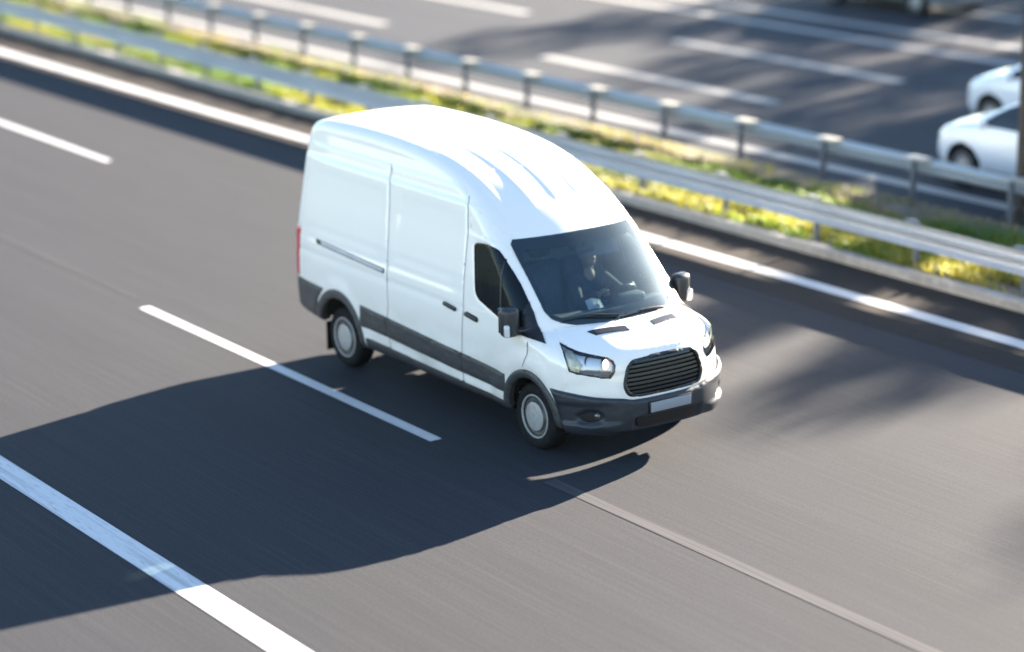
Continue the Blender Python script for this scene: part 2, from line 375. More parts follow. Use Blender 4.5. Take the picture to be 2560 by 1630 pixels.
# ------------------------------------------------------------------ the delivery van
VB=Van()
van=thing('delivery_van','white high roof delivery van with grey lower trim driving along the sunlit motorway lane','van',(0,0,0))
WIN=[(-1.105,1.92),(-1.095,1.945),(-1.073,1.958),(-1.045,1.966),(-.93,1.979),(-.844,1.977),(-.754,1.965),(-.696,1.947),(-.631,1.904),(-.557,1.845),(-.45,1.758),(-.338,1.657),(-.188,1.505),(-.165,1.213),(-.53,1.288),(-.90,1.395),(-.95,1.425),(-.985,1.47)]
WSO=[(0,2.055),(.4,2.05),(.735,2.04),(.775,2.0),(.782,1.87),(.784,1.71),(.79,1.52),(.79,1.42),(.76,1.35),(.69,1.315),(.57,1.293),(.3,1.298),(0,1.306)]
WSI=[(0,1.955),(.45,1.953),(.69,1.945),(.722,1.91),(.734,1.8),(.742,1.6),(.744,1.47),(.728,1.385),(.67,1.355),(.45,1.357),(.2,1.36),(0,1.362)]
sym2=lambda P:P+[(-y,z) for y,z in P[::-1] if y>1e-6]
WSO,WSI=sym2(WSO),sym2(WSI)
GR=[(0,1.07),(.39,1.05),(.455,.99),(.517,.795),(.462,.68),(0,.668)]; GR=sym2(GR)
GR=[tuple(p) for p in rnd(GR,[0,.06,.10,.10,.08,0,.08,.10,.10,.06])]
HL=[(.323,-.867,1.19),(.428,-.852,1.166),(.564,-.806,1.136),(.69,-.706,1.11),(.772,-.611,1.088),(.814,-.575,1.058),(.84,-.565,1.014),(.848,-.582,.945),(.838,-.623,.89),(.799,-.692,.897),(.705,-.816,.922),(.627,-.893,.939),(.571,-.934,.957),(.535,-.941,1.044),(.452,-.918,1.135)]
HD=np.array([.72,-.69,.05]); HD/=np.linalg.norm(HD); _e1=np.cross([0,0,1.],HD); _e1/=np.linalg.norm(_e1); _e2=np.cross(HD,_e1)
HL2=np.stack([np.array(HL)@_e1,np.array(HL)@_e2],1)
def base_fn(P):
    f=VB.f(P); x,y,z=P[...,0],P[...,1],P[...,2]
    box=np.maximum(np.abs(y)-.90,z-.585)
    return np.maximum(f,-box)
V,Q=surface_nets(base_fn,(-4.9,-1.14,.22),(1.14,1.14,2.95),.02)
for _ in range(4):
    f=VB.f(V); k=np.abs(f)<.02; k&=~((np.abs(V[:,1])<.925)&(V[:,2]<.60)); V[k]-=(VB.grad(V[k])*f[k][:,None])*.9
Cn=V[Q].mean(1); ax_,ay_,az_=Cn[:,0],np.abs(Cn[:,1]),Cn[:,2]
hole=inpoly(np.stack([ax_,az_],1),WIN)&(ay_>.7)
shr=lambda P,k:[((p[0]*k),((p[1]-1.68)*k+1.68)) for p in P]
hole|=inpoly(np.stack([Cn[:,1],az_],1),shr(WSO,.982))&(ax_>-.8)&(az_>1.30)
hole|=inpoly(np.stack([Cn[:,1],az_],1),[(y*.985,(z-.87)*.985+.87) for y,z in GR])&(ax_>.75)
Cm=np.stack([ax_,-ay_,az_],1); hole|=inpoly(np.stack([Cm@_e1,Cm@_e2],1),HL2)&(ax_>.2)
hole|=(np.hypot(ax_-.02,az_-.36)<.42)&(ay_>.5)&(az_<1.0)
hole|=(np.hypot(ax_+3.71,az_-.39)<.455)&(ay_>.5)&(az_<1.0)
Q=Q[~hole]; us=np.unique(Q); re=np.full(len(V),-1); re[us]=np.arange(len(us)); V=V[us]; Q=re[Q]
nn=np.cross(V[Q[:,2]]-V[Q[:,0]],V[Q[:,3]]-V[Q[:,1]])
if ((V[Q].mean(1)-np.array([-2,0,1.3]))*nn).sum()<0: Q=Q[:,::-1]
G=VB.grad(V); IN=V-G*.035
lowf=(V[Q][:,:,2].mean(1)<.6)&(np.abs(V[Q][:,:,1]).mean(1)<.93)
mi=np.where(lowf,2,0)
Cn=V[Q].mean(1); keep=~(inpoly(np.stack([Cn[:,1],Cn[:,2]],1),shr(WSO,1.07))&(Cn[:,0]>-.8)&(Cn[:,2]>1.30))
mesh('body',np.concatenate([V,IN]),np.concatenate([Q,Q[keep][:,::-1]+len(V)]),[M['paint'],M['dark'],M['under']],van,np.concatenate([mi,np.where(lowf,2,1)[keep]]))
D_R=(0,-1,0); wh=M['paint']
# doors and skin panels
doorP=[(-1.222,.36),(-1.208,.80),(-1.178,1.25),(-1.215,1.63),(-1.258,2.05),(-1.24,2.075),(-.74,2.03),(-.60,1.945),(-.50,1.855),(-.28,1.665),(-.095,1.49),(-.125,1.30),(-.02,1.155),(-.015,1.02),(-.09,.86),(-.28,.735),(-.395,.55),(-.42,.36)]
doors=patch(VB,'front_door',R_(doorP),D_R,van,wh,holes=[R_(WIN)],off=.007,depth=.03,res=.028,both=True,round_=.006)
patch(VB,'door_pillar',R_([(-1.235,2.085),(-.745,2.042),(-.60,1.96),(-.72,2.07),(-.86,2.16),(-1.08,2.26),(-1.255,2.31)]),D_R,van,wh,off=.004,depth=.02,both=True)
slP=[(-2.640,.36),(-2.69,.80),(-2.648,.95),(-2.69,1.39),(-2.79,2.0),(-2.858,2.33),(-2.875,2.49),(-1.50,2.49),(-1.345,2.41),(-1.265,2.05),(-1.224,1.63),(-1.187,1.25),(-1.217,.80),(-1.231,.36)]
slides=patch(VB,'sliding_door',R_(slP),D_R,van,wh,off=.007,depth=.03,res=.028,both=True,round_=.006)
def arc(cx,cz,r,a0,a1,n=20): return [(cx+r*math.cos(math.radians(a)),cz+r*math.sin(math.radians(a))) for a in np.linspace(a0,a1,n)]
qP=[(-2.651,.36),(-2.70,.80),(-2.658,.95),(-2.70,1.39),(-2.80,2.0),(-2.868,2.33),(-2.885,2.49),(-4.58,2.49),(-4.63,2.2),(-4.64,1.4),(-4.64,.75),(-4.20,.70)]+arc(-3.71,.40,.485,178,-5)+[(-3.18,.36)]
patch(VB,'rear_side_panel',R_(qP),D_R,van,wh,off=.007,depth=.03,res=.03,both=True,round_=.006)
fP=[(-.008,1.15),(.20,1.162),(.36,1.165),(.44,1.13),(.525,1.04),(.555,.955),(.56,.80),(.50,.72)]+arc(.02,.38,.485,38,122)[::1]+[(-.082,.875),(-.005,1.02)]
patch(VB,'fender',R_(fP),D_R,van,wh,off=.006,depth=.02,both=True,round_=.006)
patch(VB,'rear_door',B_([(-.80,.62),(.80,.62),(.84,1.5),(.74,2.2),(.62,2.55),(-.62,2.55),(-.74,2.2),(-.84,1.5)]),(-1,0,0),van,wh,off=.007,depth=.02,res=.05)
hd=[(.107,-.77),(.205,-.575),(.305,-.30),(.345,0),(.305,.30),(.205,.575),(.107,.77),(.315,.835),(.43,.84),(.56,.795),(.69,.70),(.775,.605),(.83,.555),(.852,.46),(.858,.38),(.872,0),(.858,-.38),(.852,-.46),(.83,-.555),(.775,-.605),(.69,-.70),(.56,-.795),(.43,-.84),(.315,-.835)]
hood=patch(VB,'hood',T_(hd),(0.35,0,.94) if 0 else (0,0,1),van,wh,off=.007,depth=.025,res=.028,round_=.008)
for s in (1,-1):
    patch(VB,'hood_vent',T_([(.365,-.555*s),(.474,-.16*s),(.560,-.16*s),(.474,-.52*s)]),(0,0,1),hood,M['black'],off=.014,depth=.012,res=.014)
    bm=bmesh.new()
    for t in np.linspace(.12,.88,6): pass
    bm.free()
roofP=[(-4.5,-.68),(-4.5,.68),(-1.4,.68),(-.9,.70),(-.64,.72),(-.53,.35),(-.52,0),(-.53,-.35),(-.64,-.72),(-.9,-.70),(-1.4,-.68)]
patch(VB,'roof',T_(roofP),(0,0,1),van,wh,off=.003,depth=.008,res=.022)
# grey strips laid in the shut lines to deepen their shade
def seam(name,P,w,parent,both=True):
    A=[(x-w,z) for x,z in P]+[(x+w,z) for x,z in P[::-1]]; return patch(VB,name,R_(A),D_R,parent,M['gap'],off=.0035,depth=0,res=.03,both=both)
seam('shut_line_shade',[(-1.226,.40),(-1.213,.80),(-1.183,1.25),(-1.219,1.63),(-1.262,2.05),(-1.30,2.22),(-1.345,2.40)],.0045,doors)
seam('shut_line_shade',[(-2.646,.40),(-2.695,.80),(-2.653,.95),(-2.695,1.39),(-2.795,2.0),(-2.863,2.33),(-2.88,2.49)],.005,slides)
seam('shut_line_shade',[(-.085,.87),(-.010,1.02),(-.013,1.15)],.006,doors)
# glass
patch(VB,'windscreen',F_(WSO),(.72,0,.69) if 0 else (1,0,0),van,M['glass'],off=.010,depth=.006,res=.035)
patch(VB,'windscreen_surround',F_(WSO),(1,0,0),van,M['gloss'],holes=[F_(WSI)],off=.006,depth=.03,res=.03)
patch(VB,'pillar_trim',F_([(y*1.03,(z-1.68)*1.02+1.68) for y,z in WSO]),(1,0,0),van,M['dark'],holes=[F_([(y*1.006,(z-1.66)*1.004+1.66) for y,z in WSI])],off=-.014,depth=0,res=.03)
for d_,s in zip(doors,(1,-1)):
    f=lambda P:[(x,z) for x,z in P]
    c=np.array(WIN).mean(0); inner=[tuple(c+(np.array(p)-c)*np.array([.955,.94])) for p in WIN]
    patch(VB,'window_seal',R_(WIN),D_R,d_,M['gloss'],holes=[R_(inner)],off=.009,depth=.02,mirror=s<0)
    patch(VB,'side_window',R_(WIN),D_R,d_,M['sglass'],off=.004,depth=0,mirror=s<0)
    sc_=lambda k:[tuple(c+(np.array(p)-c)*k) for p in WIN]
    patch(VB,'window_trim',R_(sc_(1.10)),D_R,d_,M['dark'],holes=[R_(sc_(.97))],off=-.030,depth=0,mirror=s<0)
    patch(VB,'window_divider',R_([(-.60,1.88),(-.575,1.87),(-.475,1.28),(-.505,1.285)]),D_R,d_,M['black'],off=.008,depth=.02,mirror=s<0)
    bm=bmesh.new(); y=-1.045*s
    rbox(bm,(-1.015,y,1.195),(.23,.035,.045),.015,rot=(0,math.radians(7),0)); frombm('handle',bm,M['black'],d_,40)
    patch(VB,'handle_recess',R_(rnd([(-1.13,1.18),(-1.13,1.235),(-.90,1.21),(-.90,1.155)],.02)),D_R,d_,M['grey'],off=.0085,depth=.004,mirror=s<0)
for d_,s in zip(slides,(1,-1)):
    bm=bmesh.new(); y=-1.05*s
    rbox(bm,(-1.41,y,1.228),(.235,.035,.045),.015,rot=(0,math.radians(7),0)); frombm('handle',bm,M['black'],d_,40)
patch(VB,'mirror_sail',R_([(-.186,1.507),(-.142,1.452),(-.112,1.420),(-.054,1.347),(-.007,1.293),(.044,1.245),(.148,1.205),(.225,1.170),(.128,1.177),(.01,1.181),(-.137,1.192),(-.172,1.208)]),D_R,van,M['black'],off=.012,depth=.02,both=True)
# sliding door track
patch(VB,'door_track',R_([(-4.24,1.425),(-2.74,1.365),(-2.74,1.312),(-4.20,1.372)]),D_R,van,M['black'],off=.010,depth=.012,both=True)
patch(VB,'track_rail',R_([(-4.12,1.412),(-2.76,1.358),(-2.76,1.328),(-4.08,1.382)]),D_R,van,M['alu'],off=.018,depth=.012,both=True)
# lower trim
for nm,a,b in (('side_moulding',-1.218,-.40),('side_moulding',-2.69,-1.226),('side_moulding',-3.245,-2.70)):
    zt=lambda x:np.interp(x,[-3.28,-2.69,-1.21,-.36],[.856,.83,.762,.72]); zb=lambda x:np.interp(x,[-3.17,-2.71,-1.26,-.42],[.61,.60,.542,.52])
    patch(VB,nm,R_([(a,zb(a)),(b,zb(b)),(b,zt(b)),(a,zt(a))]),D_R,van,M['grey'],off=.022,depth=.03,both=True,round_=.012)
patch(VB,'sill',R_([(-3.17,.33),(-.40,.33),(-.40,.425),(-1.2,.445),(-3.17,.50)]),D_R,van,M['grey'],off=.014,depth=.02,both=True,round_=.01)
patch(VB,'wheel_arch',R_(arc(.02,.38,.48,-4,184,30)+arc(.02,.375,.40,184,-4,30)),D_R,van,M['grey'],off=.024,depth=.07,both=True,round_=.015,res=.025)
patch(VB,'wheel_arch',R_(arc(-3.71,.40,.53,-5,178,30)+arc(-3.71,.395,.435,182,-5,30)),D_R,van,M['grey'],off=.024,depth=.07,both=True,round_=.015,res=.025)
for xc in (.02,-3.71):                                     # wheel wells: dark liners over each wheel
    for s in (1,-1):
        bm=bmesh.new(); r=.455 if xc<0 else .425; R2=[bm.verts.new((xc+r*math.cos(t),-s*yy,.39+r*math.sin(t))) for yy in (.98,.55) for t in np.linspace(math.radians(15),math.radians(165),20)]
        for i in range(19): bm.faces.new((R2[i],R2[i+1],R2[i+21],R2[i+20]))
        frombm('wheel_well',bm,M['under'],van,60)
rb=patch(VB,'rear_bumper',R_([(-4.68,.90),(-4.02,.885),(-4.14,.75),(-4.20,.60),(-4.215,.44),(-4.60,.50),(-4.68,.53)]),D_R,van,M['grey'],off=.02,depth=.03,both=True,round_=.015)
patch(VB,'rear_step',B_([(-.93,.50),(.93,.50),(.96,.88),(-.96,.88)]),(-1,0,0),van,M['grey'],off=.05,depth=.05,res=.06,round_=.02)
patch(VB,'tail_light',[(-4.60,-1.0,.92),(-4.60,-.98,1.49),(-4.72,-.88,1.49),(-4.74,-.90,.92)],(-.72,-.69,0),van,M['red'],off=.014,depth=.02,both=True,round_=.01)
for s in (1,-1):
    bm=bmesh.new(); rbox(bm,(-4.14,-.85*s,.28),(.02,.24,.34),.004); frombm('mud_flap',bm,M['black'],van)
    for z in (.85,1.9):
        bm=bmesh.new(); rbox(bm,(-4.72,-.87*s if z<1 else -.82*s,z),(.06,.05,.10),.012); frombm('hinge',bm,wh,van,40)
# front bumper
bt=[(.398,-1.03,.762),(.50,-.99,.75),(.597,-.933,.739),(.77,-.769,.706),(.90,-.52,.678),(.935,-.42,.655),(.955,-.2,.65)]
bb=[(.955,-.2,.335),(.93,-.45,.335),(.84,-.70,.335),(.68,-.88,.335),(.545,-.95,.345),(.50,-.98,.46),(.475,-1.0,.56),(.445,-1.01,.66)]
half=bt+bb
full=[p for p in bt]+[(x,-y,z) for x,y,z in bt[::-1]]+[(x,-y,z) for x,y,z in bb[::-1]]+[p for p in bb]
def boff(P,bd):
    ay=np.abs(P[:,1]); z=P[:,2]
    o=.040+.022*sst(z,.46,.42)*sst(ay,.45,.65)+.012*sst(z,.60,.66)*sst(ay,.55,.75)
    slot=sst(ay,.43,.39)*sst(z,.355,.375)*sst(z,.475,.455)
    fog=sst(np.hypot((ay-.80)/1.25,z-.50),.085,.060)
    plate=sst(ay,.31,.28)*sst(z,.475,.485)*sst(z,.64,.615)
    return o-.035*slot-.03*fog+.006*plate
bump=patch(VB,'front_bumper',full,None,van,M['bump'],off=boff,depth=.08,res=.02,round_=.022,axis=-.3)
patch(VB,'bumper_vent',F_(rnd([(-.40,.465),(.40,.465),(.36,.365),(-.36,.365)],.03)),(1,0,0),bump,M['black'],off=.024,depth=.01,res=.03)
for s in (1,-1):
    patch(VB,'fog_recess',F_([(-.80*s+.078*math.cos(t),.50+.052*math.sin(t)) for t in np.linspace(0,6.283,24)[:-1]]),(1,0,0),bump,M['black'],off=.018,depth=.01,res=.02)
    bm=bmesh.new(); lathe(bm,[(0,.012),(.04,.006),(.052,-.004),(.056,-.03)],n=24)
    ang=math.atan2(-.80*s,.62); bmesh.ops.transform(bm,matrix=Matrix.Translation((.790,-.772*s,.502))@Matrix.Rotation(ang-math.pi/2,4,'Z'),verts=bm.verts)
    frombm('fog_lamp',bm,M['lens'] if 0 else mat('fog_lens',(.03,.032,.035),rough=.08,coat=1),bump,50)
bm=bmesh.new(); rbox(bm,(1.013,0,.556),(.03,.55,.128),.006); pl=frombm('plate_frame',bm,M['black'],bump,40)
bm=bmesh.new(); rbox(bm,(1.026,0,.558),(.016,.515,.105),.007); lp=frombm('licence_plate',bm,M['plate'],bump,40)
# grille
patch(VB,'grille_backing',F_([(y*1.03,(z-.87)*1.03+.87) for y,z in GR]),(1,0,0),van,M['under'],off=-.07,depth=0,res=.04)
gi=[tuple(p) for p in [(y*.925,(z-.87)*.87+.87) for y,z in GR]]
gri=patch(VB,'grille',F_(GR),(1,0,0),van,M['black'],holes=[F_(gi)],off=.020,depth=.09,res=.022,round_=.02)
for i,z in enumerate(np.linspace(.722,1.022,8)):
    hw=np.interp(z,[.68,.795,.99,1.05],[.45,.49,.435,.37])*1.0; t=.0125
    zc=lambda y:z-.0*abs(y)
    patch(VB,'grille_bar',F_([(-hw,z-t),(hw,z-t),(hw,z+t),(-hw,z+t)]),(1,0,0),gri,mat('grille_bar',(.009,.011,.015),rough=.3) if i==0 else bpy.data.materials['grille_bar'],off=lambda P,bd:-.004+0*bd,depth=.035,res=.025,round_=.008)
# headlights
for s in (1,-1):
    mir=s<0
    hl=patch(VB,'headlight',HL,HD,van,M['lens'],off=.006,depth=.003,mirror=mir,res=.028)
    cen=HL2.mean(0); ins=[tuple(np.array(p)+0) for p in HL]
    HC=np.array(HL).mean(0); inner=[tuple(HC+(np.array(p)-HC)*.955) for p in HL]; outer=[tuple(HC+(np.array(p)-HC)*1.025) for p in HL]
    patch(VB,'lamp_seal',outer,HD,hl,M['black'],holes=[inner],off=.002,depth=.07,mirror=mir,res=.025)
    patch(VB,'lamp_housing',outer,HD,hl,M['lamp'],off=-.04,depth=0,mirror=mir,res=.03)
    patch(VB,'indicator',[(.335,-.868,1.18),(.428,-.857,1.158),(.507,-.838,1.142),(.60,-.85,1.07),(.66,-.84,1.02),(.640,-.872,.945),(.571,-.928,.965),(.535,-.937,1.044),(.46,-.915,1.12)],HD,hl,M['ind'],off=-.012,depth=.02,mirror=mir,res=.025)
    for (px,py,pz,rr) in ((.775,-.655,1.02,.066),(.655,-.775,1.035,.062)):
        bm=bmesh.new(); lathe(bm,[(rr,.012),(rr*.96,.0),(rr*.8,-.025),(rr*.5,-.045),(0,-.055)],n=28); lathe(bm,[(0,-.008),(rr*.22,-.014),(rr*.24,-.05)],n=14)
        bmesh.ops.transform(bm,matrix=Matrix.Translation((px-.02,(py+.03)*s,pz))@Matrix.Rotation(math.radians(-72 if s>0 else -108)+0,4,'Z'),verts=bm.verts)
        frombm('reflector',bm,M['chrome'],hl,50)
    bm=bmesh.new(); lathe(bm,[(0,.016),(.040,.006),(.050,-.012)],n=24); bmesh.ops.transform(bm,matrix=Matrix.Translation((.785,-.635*s,1.025))@Matrix.Rotation(math.radians(-72 if s>0 else -108),4,'Z'),verts=bm.verts); frombm('bulb',bm,M['bulb'],hl,50)
    patch(VB,'lamp_trim',[(.60,-.895,.955),(.70,-.80,.975),(.80,-.66,.965),(.835,-.60,.955),(.832,-.63,.895),(.705,-.81,.925)],HD,hl,M['trimgrey'],off=-.03,depth=.03,mirror=mir,res=.025)
bm=bmesh.new(); rbox(bm,(-2.95,.2,.44),(.75,.8,.28),.05); frombm('sun_blocker',bm,M['under'],van,40)  # unseen box added under the floor to shorten the sun streak
# wheels
def wheel(parent,name,x,y,z,r,wd,s,capm=None):
    w_=bpy.data.objects.new(name,None); w_.location=(x,y,z); link(w_,parent); w_.rotation_euler=(0,0,0 if s>0 else math.pi)
    bm=bmesh.new(); h=wd/2; k=r/.35
    lathe(bm,[(.235*k,h*.9),(.20*k,h*.5),(.20*k,-h*.86),(.235*k,-h*.93),(.262*k,-h*1.0),(.305*k,-h*1.0),(.332*k,-h*.86),(.348*k,-h*.66),(.35*k,-h*.3),(.35*k,h*.3),(.348*k,h*.66),(.332*k,h*.86),(.30*k,h),(.235*k,h*.9)],n=64)
    frombm('tyre',bm,M['tyre'],w_,35)
    bm=bmesh.new(); prof=[(.236*k,-h*.86),(.228*k,-h*.985),(.216*k,-h*.985),(.205*k,-h*.80),(.165*k,-h*.76),(.150*k,-h*.96),(.12*k,-h*1.03),(.055*k,-h*1.07),(.05*k,-h*1.10),(0,-h*1.11)]
    lathe(bm,prof,n=64,mi=[0,0,0,1,1,0,0,0,0]); frombm('hubcap',bm,[M['cap'],M['capd']],w_,25)
    return w_
for x in (0.,-3.75):
    for s in (1,-1): wheel(van,'wheel',x,-.855*s,.347,.35,.225,s)
# mirrors, wipers
for s in (1,-1):
    bm=bmesh.new(); rbox(bm,(0,0,0),(.155,.205,.315),.058,seg=4)
    for v in bm.verts:
        if v.co.z<0: v.co.y*=1-.10*(-v.co.z/.17)
        v.co.x*=1-.25*(abs(v.co.y)/.12)**2
    bmesh.ops.transform(bm,matrix=Matrix.Translation((-.19,-(1.125 if s>0 else 1.095)*s,1.335))@Matrix.Rotation(math.radians(-8*s),4,'Z'),verts=bm.verts)
    mr=frombm('mirror',bm,M['mir'],van,50)
    bm=bmesh.new(); tube(bm,[(-.17,-1.06*s,1.23),(-.12,-.98*s,1.235),(-.08,-.93*s,1.26)],[.045,.04,.05],12); frombm('mirror_arm',bm,M['black'],mr,50)
    bm=bmesh.new(); rbox(bm,(-.140,-(1.196 if s>0 else 1.155)*s,1.262),(.105,.055,.13),.022,rot=(0,0,math.radians(-22*s)),seg=3); frombm('indicator',bm,mat('mirror_indicator',(.62,.60,.60),rough=.12,coat=1) if s>0 else bpy.data.materials['mirror_indicator'],mr,50)
    bm=bmesh.new(); rbox(bm,(-.258,-1.125*s,1.345),(.006,.165,.26),.003,rot=(0,0,math.radians(-8*s))); frombm('mirror_glass',bm,M['chrome'],mr)
def onvan(x,y,dz=.03):
    O=np.array([[x,y,3.2]]); P,_=cast(VB.f,O,np.array([[0,0,-1.]]),0,2.6,300); return tuple(P[0]+VB.grad(P)[0]*dz)
for (a,b,pv) in (((.30,-.12),(.115,-.66),(.315,-.05)),((.26,.50),(.325,-.10),(.22,.56))):
    bm=bmesh.new(); tube(bm,[onvan(a[0]+(b[0]-a[0])*t,a[1]+(b[1]-a[1])*t,.022) for t in np.linspace(0,1,8)],.009,6); bl=[onvan(a[0]+(b[0]-a[0])*t-.012,a[1]+(b[1]-a[1])*t,.035) for t in np.linspace(-.02,.55,6)]; tube(bm,bl,[.014,.013,.012,.011,.009,.008],6)
    frombm('wiper',bm,M['black'],van,60)
# cab: dashboard, steering wheel, seats, bulkhead
bm=bmesh.new()
sec=[(.20,1.245),(.02,1.285),(-.12,1.30),(-.24,1.285),(-.30,1.22),(-.30,1.10),(-.22,.95),(-.15,.80),(.2,.80)]
R3=[[bm.verts.new((x-.13*(abs(y)/.9)**2,y,z)) for x,z in sec] for y in np.linspace(-.86,.86,15)]
for A,B in zip(R3,R3[1:]):
    for i in range(len(sec)-1): bm.faces.new((A[i],A[i+1],B[i+1],B[i]))
dash=frombm('dashboard',bm,M['dash'],van,30)
bm=bmesh.new(); rbox(bm,(-.22,.42,1.335),(.16,.36,.10),.04,seg=3); frombm('instrument_cowl',bm,M['dash'],dash,50)
bm=bmesh.new(); n=40
ringsW=[]
WC=Vector((-.42,.42,1.33)); wn=Vector((-.62,0,.78)).normalized(); wa=Vector((0,1,0)); wb=wn.cross(wa)
tube(bm,[WC+.195*(math.cos(t)*wa+math.sin(t)*wb) for t in np.linspace(0,2*math.pi,41)],.017,8)
for t in (0,math.pi,math.pi*1.5): tube(bm,[WC+.19*(math.cos(t)*wa+math.sin(t)*wb),WC],.018,6)
lathe(bm,[(0,0)],n=3) if 0 else None
tube(bm,[WC+wn*.02,WC-wn*.05],[.07,.06],16); tube(bm,[WC-wn*.05,WC-wn*.30],[.04,.045],10)
frombm('steering_wheel',bm,M['black'],van,60)
def seat(y,wd):
    bm=bmesh.new(); rbox(bm,(-.80,y,.92),(.50,wd,.16),.05,seg=3); c=frombm('seat_cushion',bm,M['seat'],van,60)
    bm=bmesh.new(); rbox(bm,(-1.02,y,1.30),(.14,wd,.70),.055,rot=(0,math.radians(-10),0),seg=4); b_=frombm('seat_back',bm,M['seat'],van,60)
    bm=bmesh.new(); rbox(bm,(-1.10,y,1.775),(.10,wd*.56,.20),.045,rot=(0,math.radians(-8),0),seg=4)
    frombm('headrest',bm,M['seat'],b_,60)
    for q in (-.06,.06):
        bm=bmesh.new(); tube(bm,[(-1.085,y+q,1.6),(-1.095,y+q,1.72)],.007,6); frombm('headrest_post',bm,M['chrome'],b_,60)
seat(.43,.50); seat(-.10,.44); seat(-.58,.46)
bm=bmesh.new(); vv=rbox(bm,(-1.32,0,1.35),(.02,1.84,1.5),0)
for q in bm.verts: q.co.y*=(.80 if q.co.z>1.5 else 1.)
frombm('bulkhead',bm,M['bulk'],van)
bm=bmesh.new(); rbox(bm,(-.75,0,.60),(1.2,1.7,.02),0); frombm('cab_floor',bm,M['under'],van)
bm=bmesh.new(); rbox(bm,(-.42,0,1.88),(.03,.24,.075),.02,rot=(0,math.radians(-20),0),seg=3); tube(bm,[(-.44,0,1.90),(-.47,0,2.0)],.012,6); frombm('rear_view_mirror',bm,M['black'],van,50)
for y in (.27,-.38):
    bm=bmesh.new(); rbox(bm,(-.66,y,1.965) if y<0 else (-.555,y,1.85),(.20,.52,.02),.008,rot=(0,math.radians(20 if y<0 else 72),0)); frombm('sun_visor',bm,M['bulk'] if y<0 else M['dark'],van,40)
bm=bmesh.new()
p=[(-.16,-.06,1.305),(-.15,-.15,1.305),(-.19,-.17,1.40),(-.20,-.08,1.41)]; v=[bm.verts.new(q) for q in p]; bm.faces.new(v)
p2=[(-.12,.02,1.312),(-.13,-.06,1.306)]; v2=[bm.verts.new(q) for q in p2]; bm.faces.new((v[0],v[3],bm.verts.new((-.18,.01,1.39)),v2[0]))
r=bmesh.ops.solidify(bm,geom=bm.faces[:],thickness=.002)
tag(frombm('paper',bm,M['paper']),'folded white sheet of paper standing on the dashboard of the white delivery van','paper')
# ------------------------------------------------------------------ the driver
def capsule(P,a,b,ra,rb):
    a=np.array(a,float); b=np.array(b,float); e=b-a; t=np.clip(((P-a)@e)/(e@e),0,1); return np.linalg.norm(P-a-t[...,None]*e,axis=-1)-(ra+(rb-ra)*t)
def smin(a,b,k): return -smax(-a,-b,k)
def ell(P,c,r): q=(P-np.array(c))/np.array(r); n=np.linalg.norm(q,axis=-1); return (n-1)*min(r)
sh=lambda s:(-.98,.42+.19*s,1.40)
LE,LH=(-.70,.70,1.26),(-.475,.535,1.475); RE,RH=(-.72,.16,1.20),(-.51,.245,1.40)
def hand(P,wr,s,grip):
    """palm, four curled fingers of unequal length and a thumb, closed on the steering wheel rim"""
    wr=np.array(wr); g=np.array(grip); d=g-wr; d/=np.linalg.norm(d); tang=np.cross(wn,(g-np.array(WC))); tang/=np.linalg.norm(tang); up=np.array(wn)
    f=capsule(P,wr,wr+d*.03,.026,.030); pc=g-d*.025+up*.028
    f=smin(f,np.minimum(capsule(P,pc-tang*.024,pc+tang*.024,.020,.020),capsule(P,wr+d*.02,pc,.028,.028)),.025)
    for i,L in enumerate((.062,.072,.068,.052)):
        b=pc+tang*(-.033+.022*i)+d*.015; k1=b+d*L*.45-up*.004; k2=k1+d*L*.12-up*L*.45; k3=k2-d*L*.32-up*L*.12
        q=np.minimum(np.minimum(capsule(P,b,k1,.0098,.0092),capsule(P,k1,k2,.0092,.0085)),capsule(P,k2,k3,.0085,.0075)); f=smin(f,q,.006)
    b=pc-tang*.03*s-d*.01; k1=b-tang*.022*s-up*.022; k2=k1+d*.022-up*.022
    return smin(f,np.minimum(capsule(P,b,k1,.012,.0105),capsule(P,k1,k2,.0105,.0085)),.008)
wn_=np.array(wn); WCn=np.array(WC)
def rimpt(t): return WCn+.195*(math.cos(t)*np.array(wa)+math.sin(t)*np.array(wb))
gL=min((rimpt(t) for t in np.linspace(0,6.28,90)),key=lambda q:np.linalg.norm(q-np.array([-.40,.56,1.45])))
gR=min((rimpt(t) for t in np.linspace(0,6.28,90)),key=lambda q:np.linalg.norm(q-np.array([-.42,.26,1.41])))
LH=tuple(gL+np.array([-.10,.02,-.01])); RH=tuple(gR+np.array([-.10,-.01,-.03]))
HCn=np.array([-.90,.40,1.665])
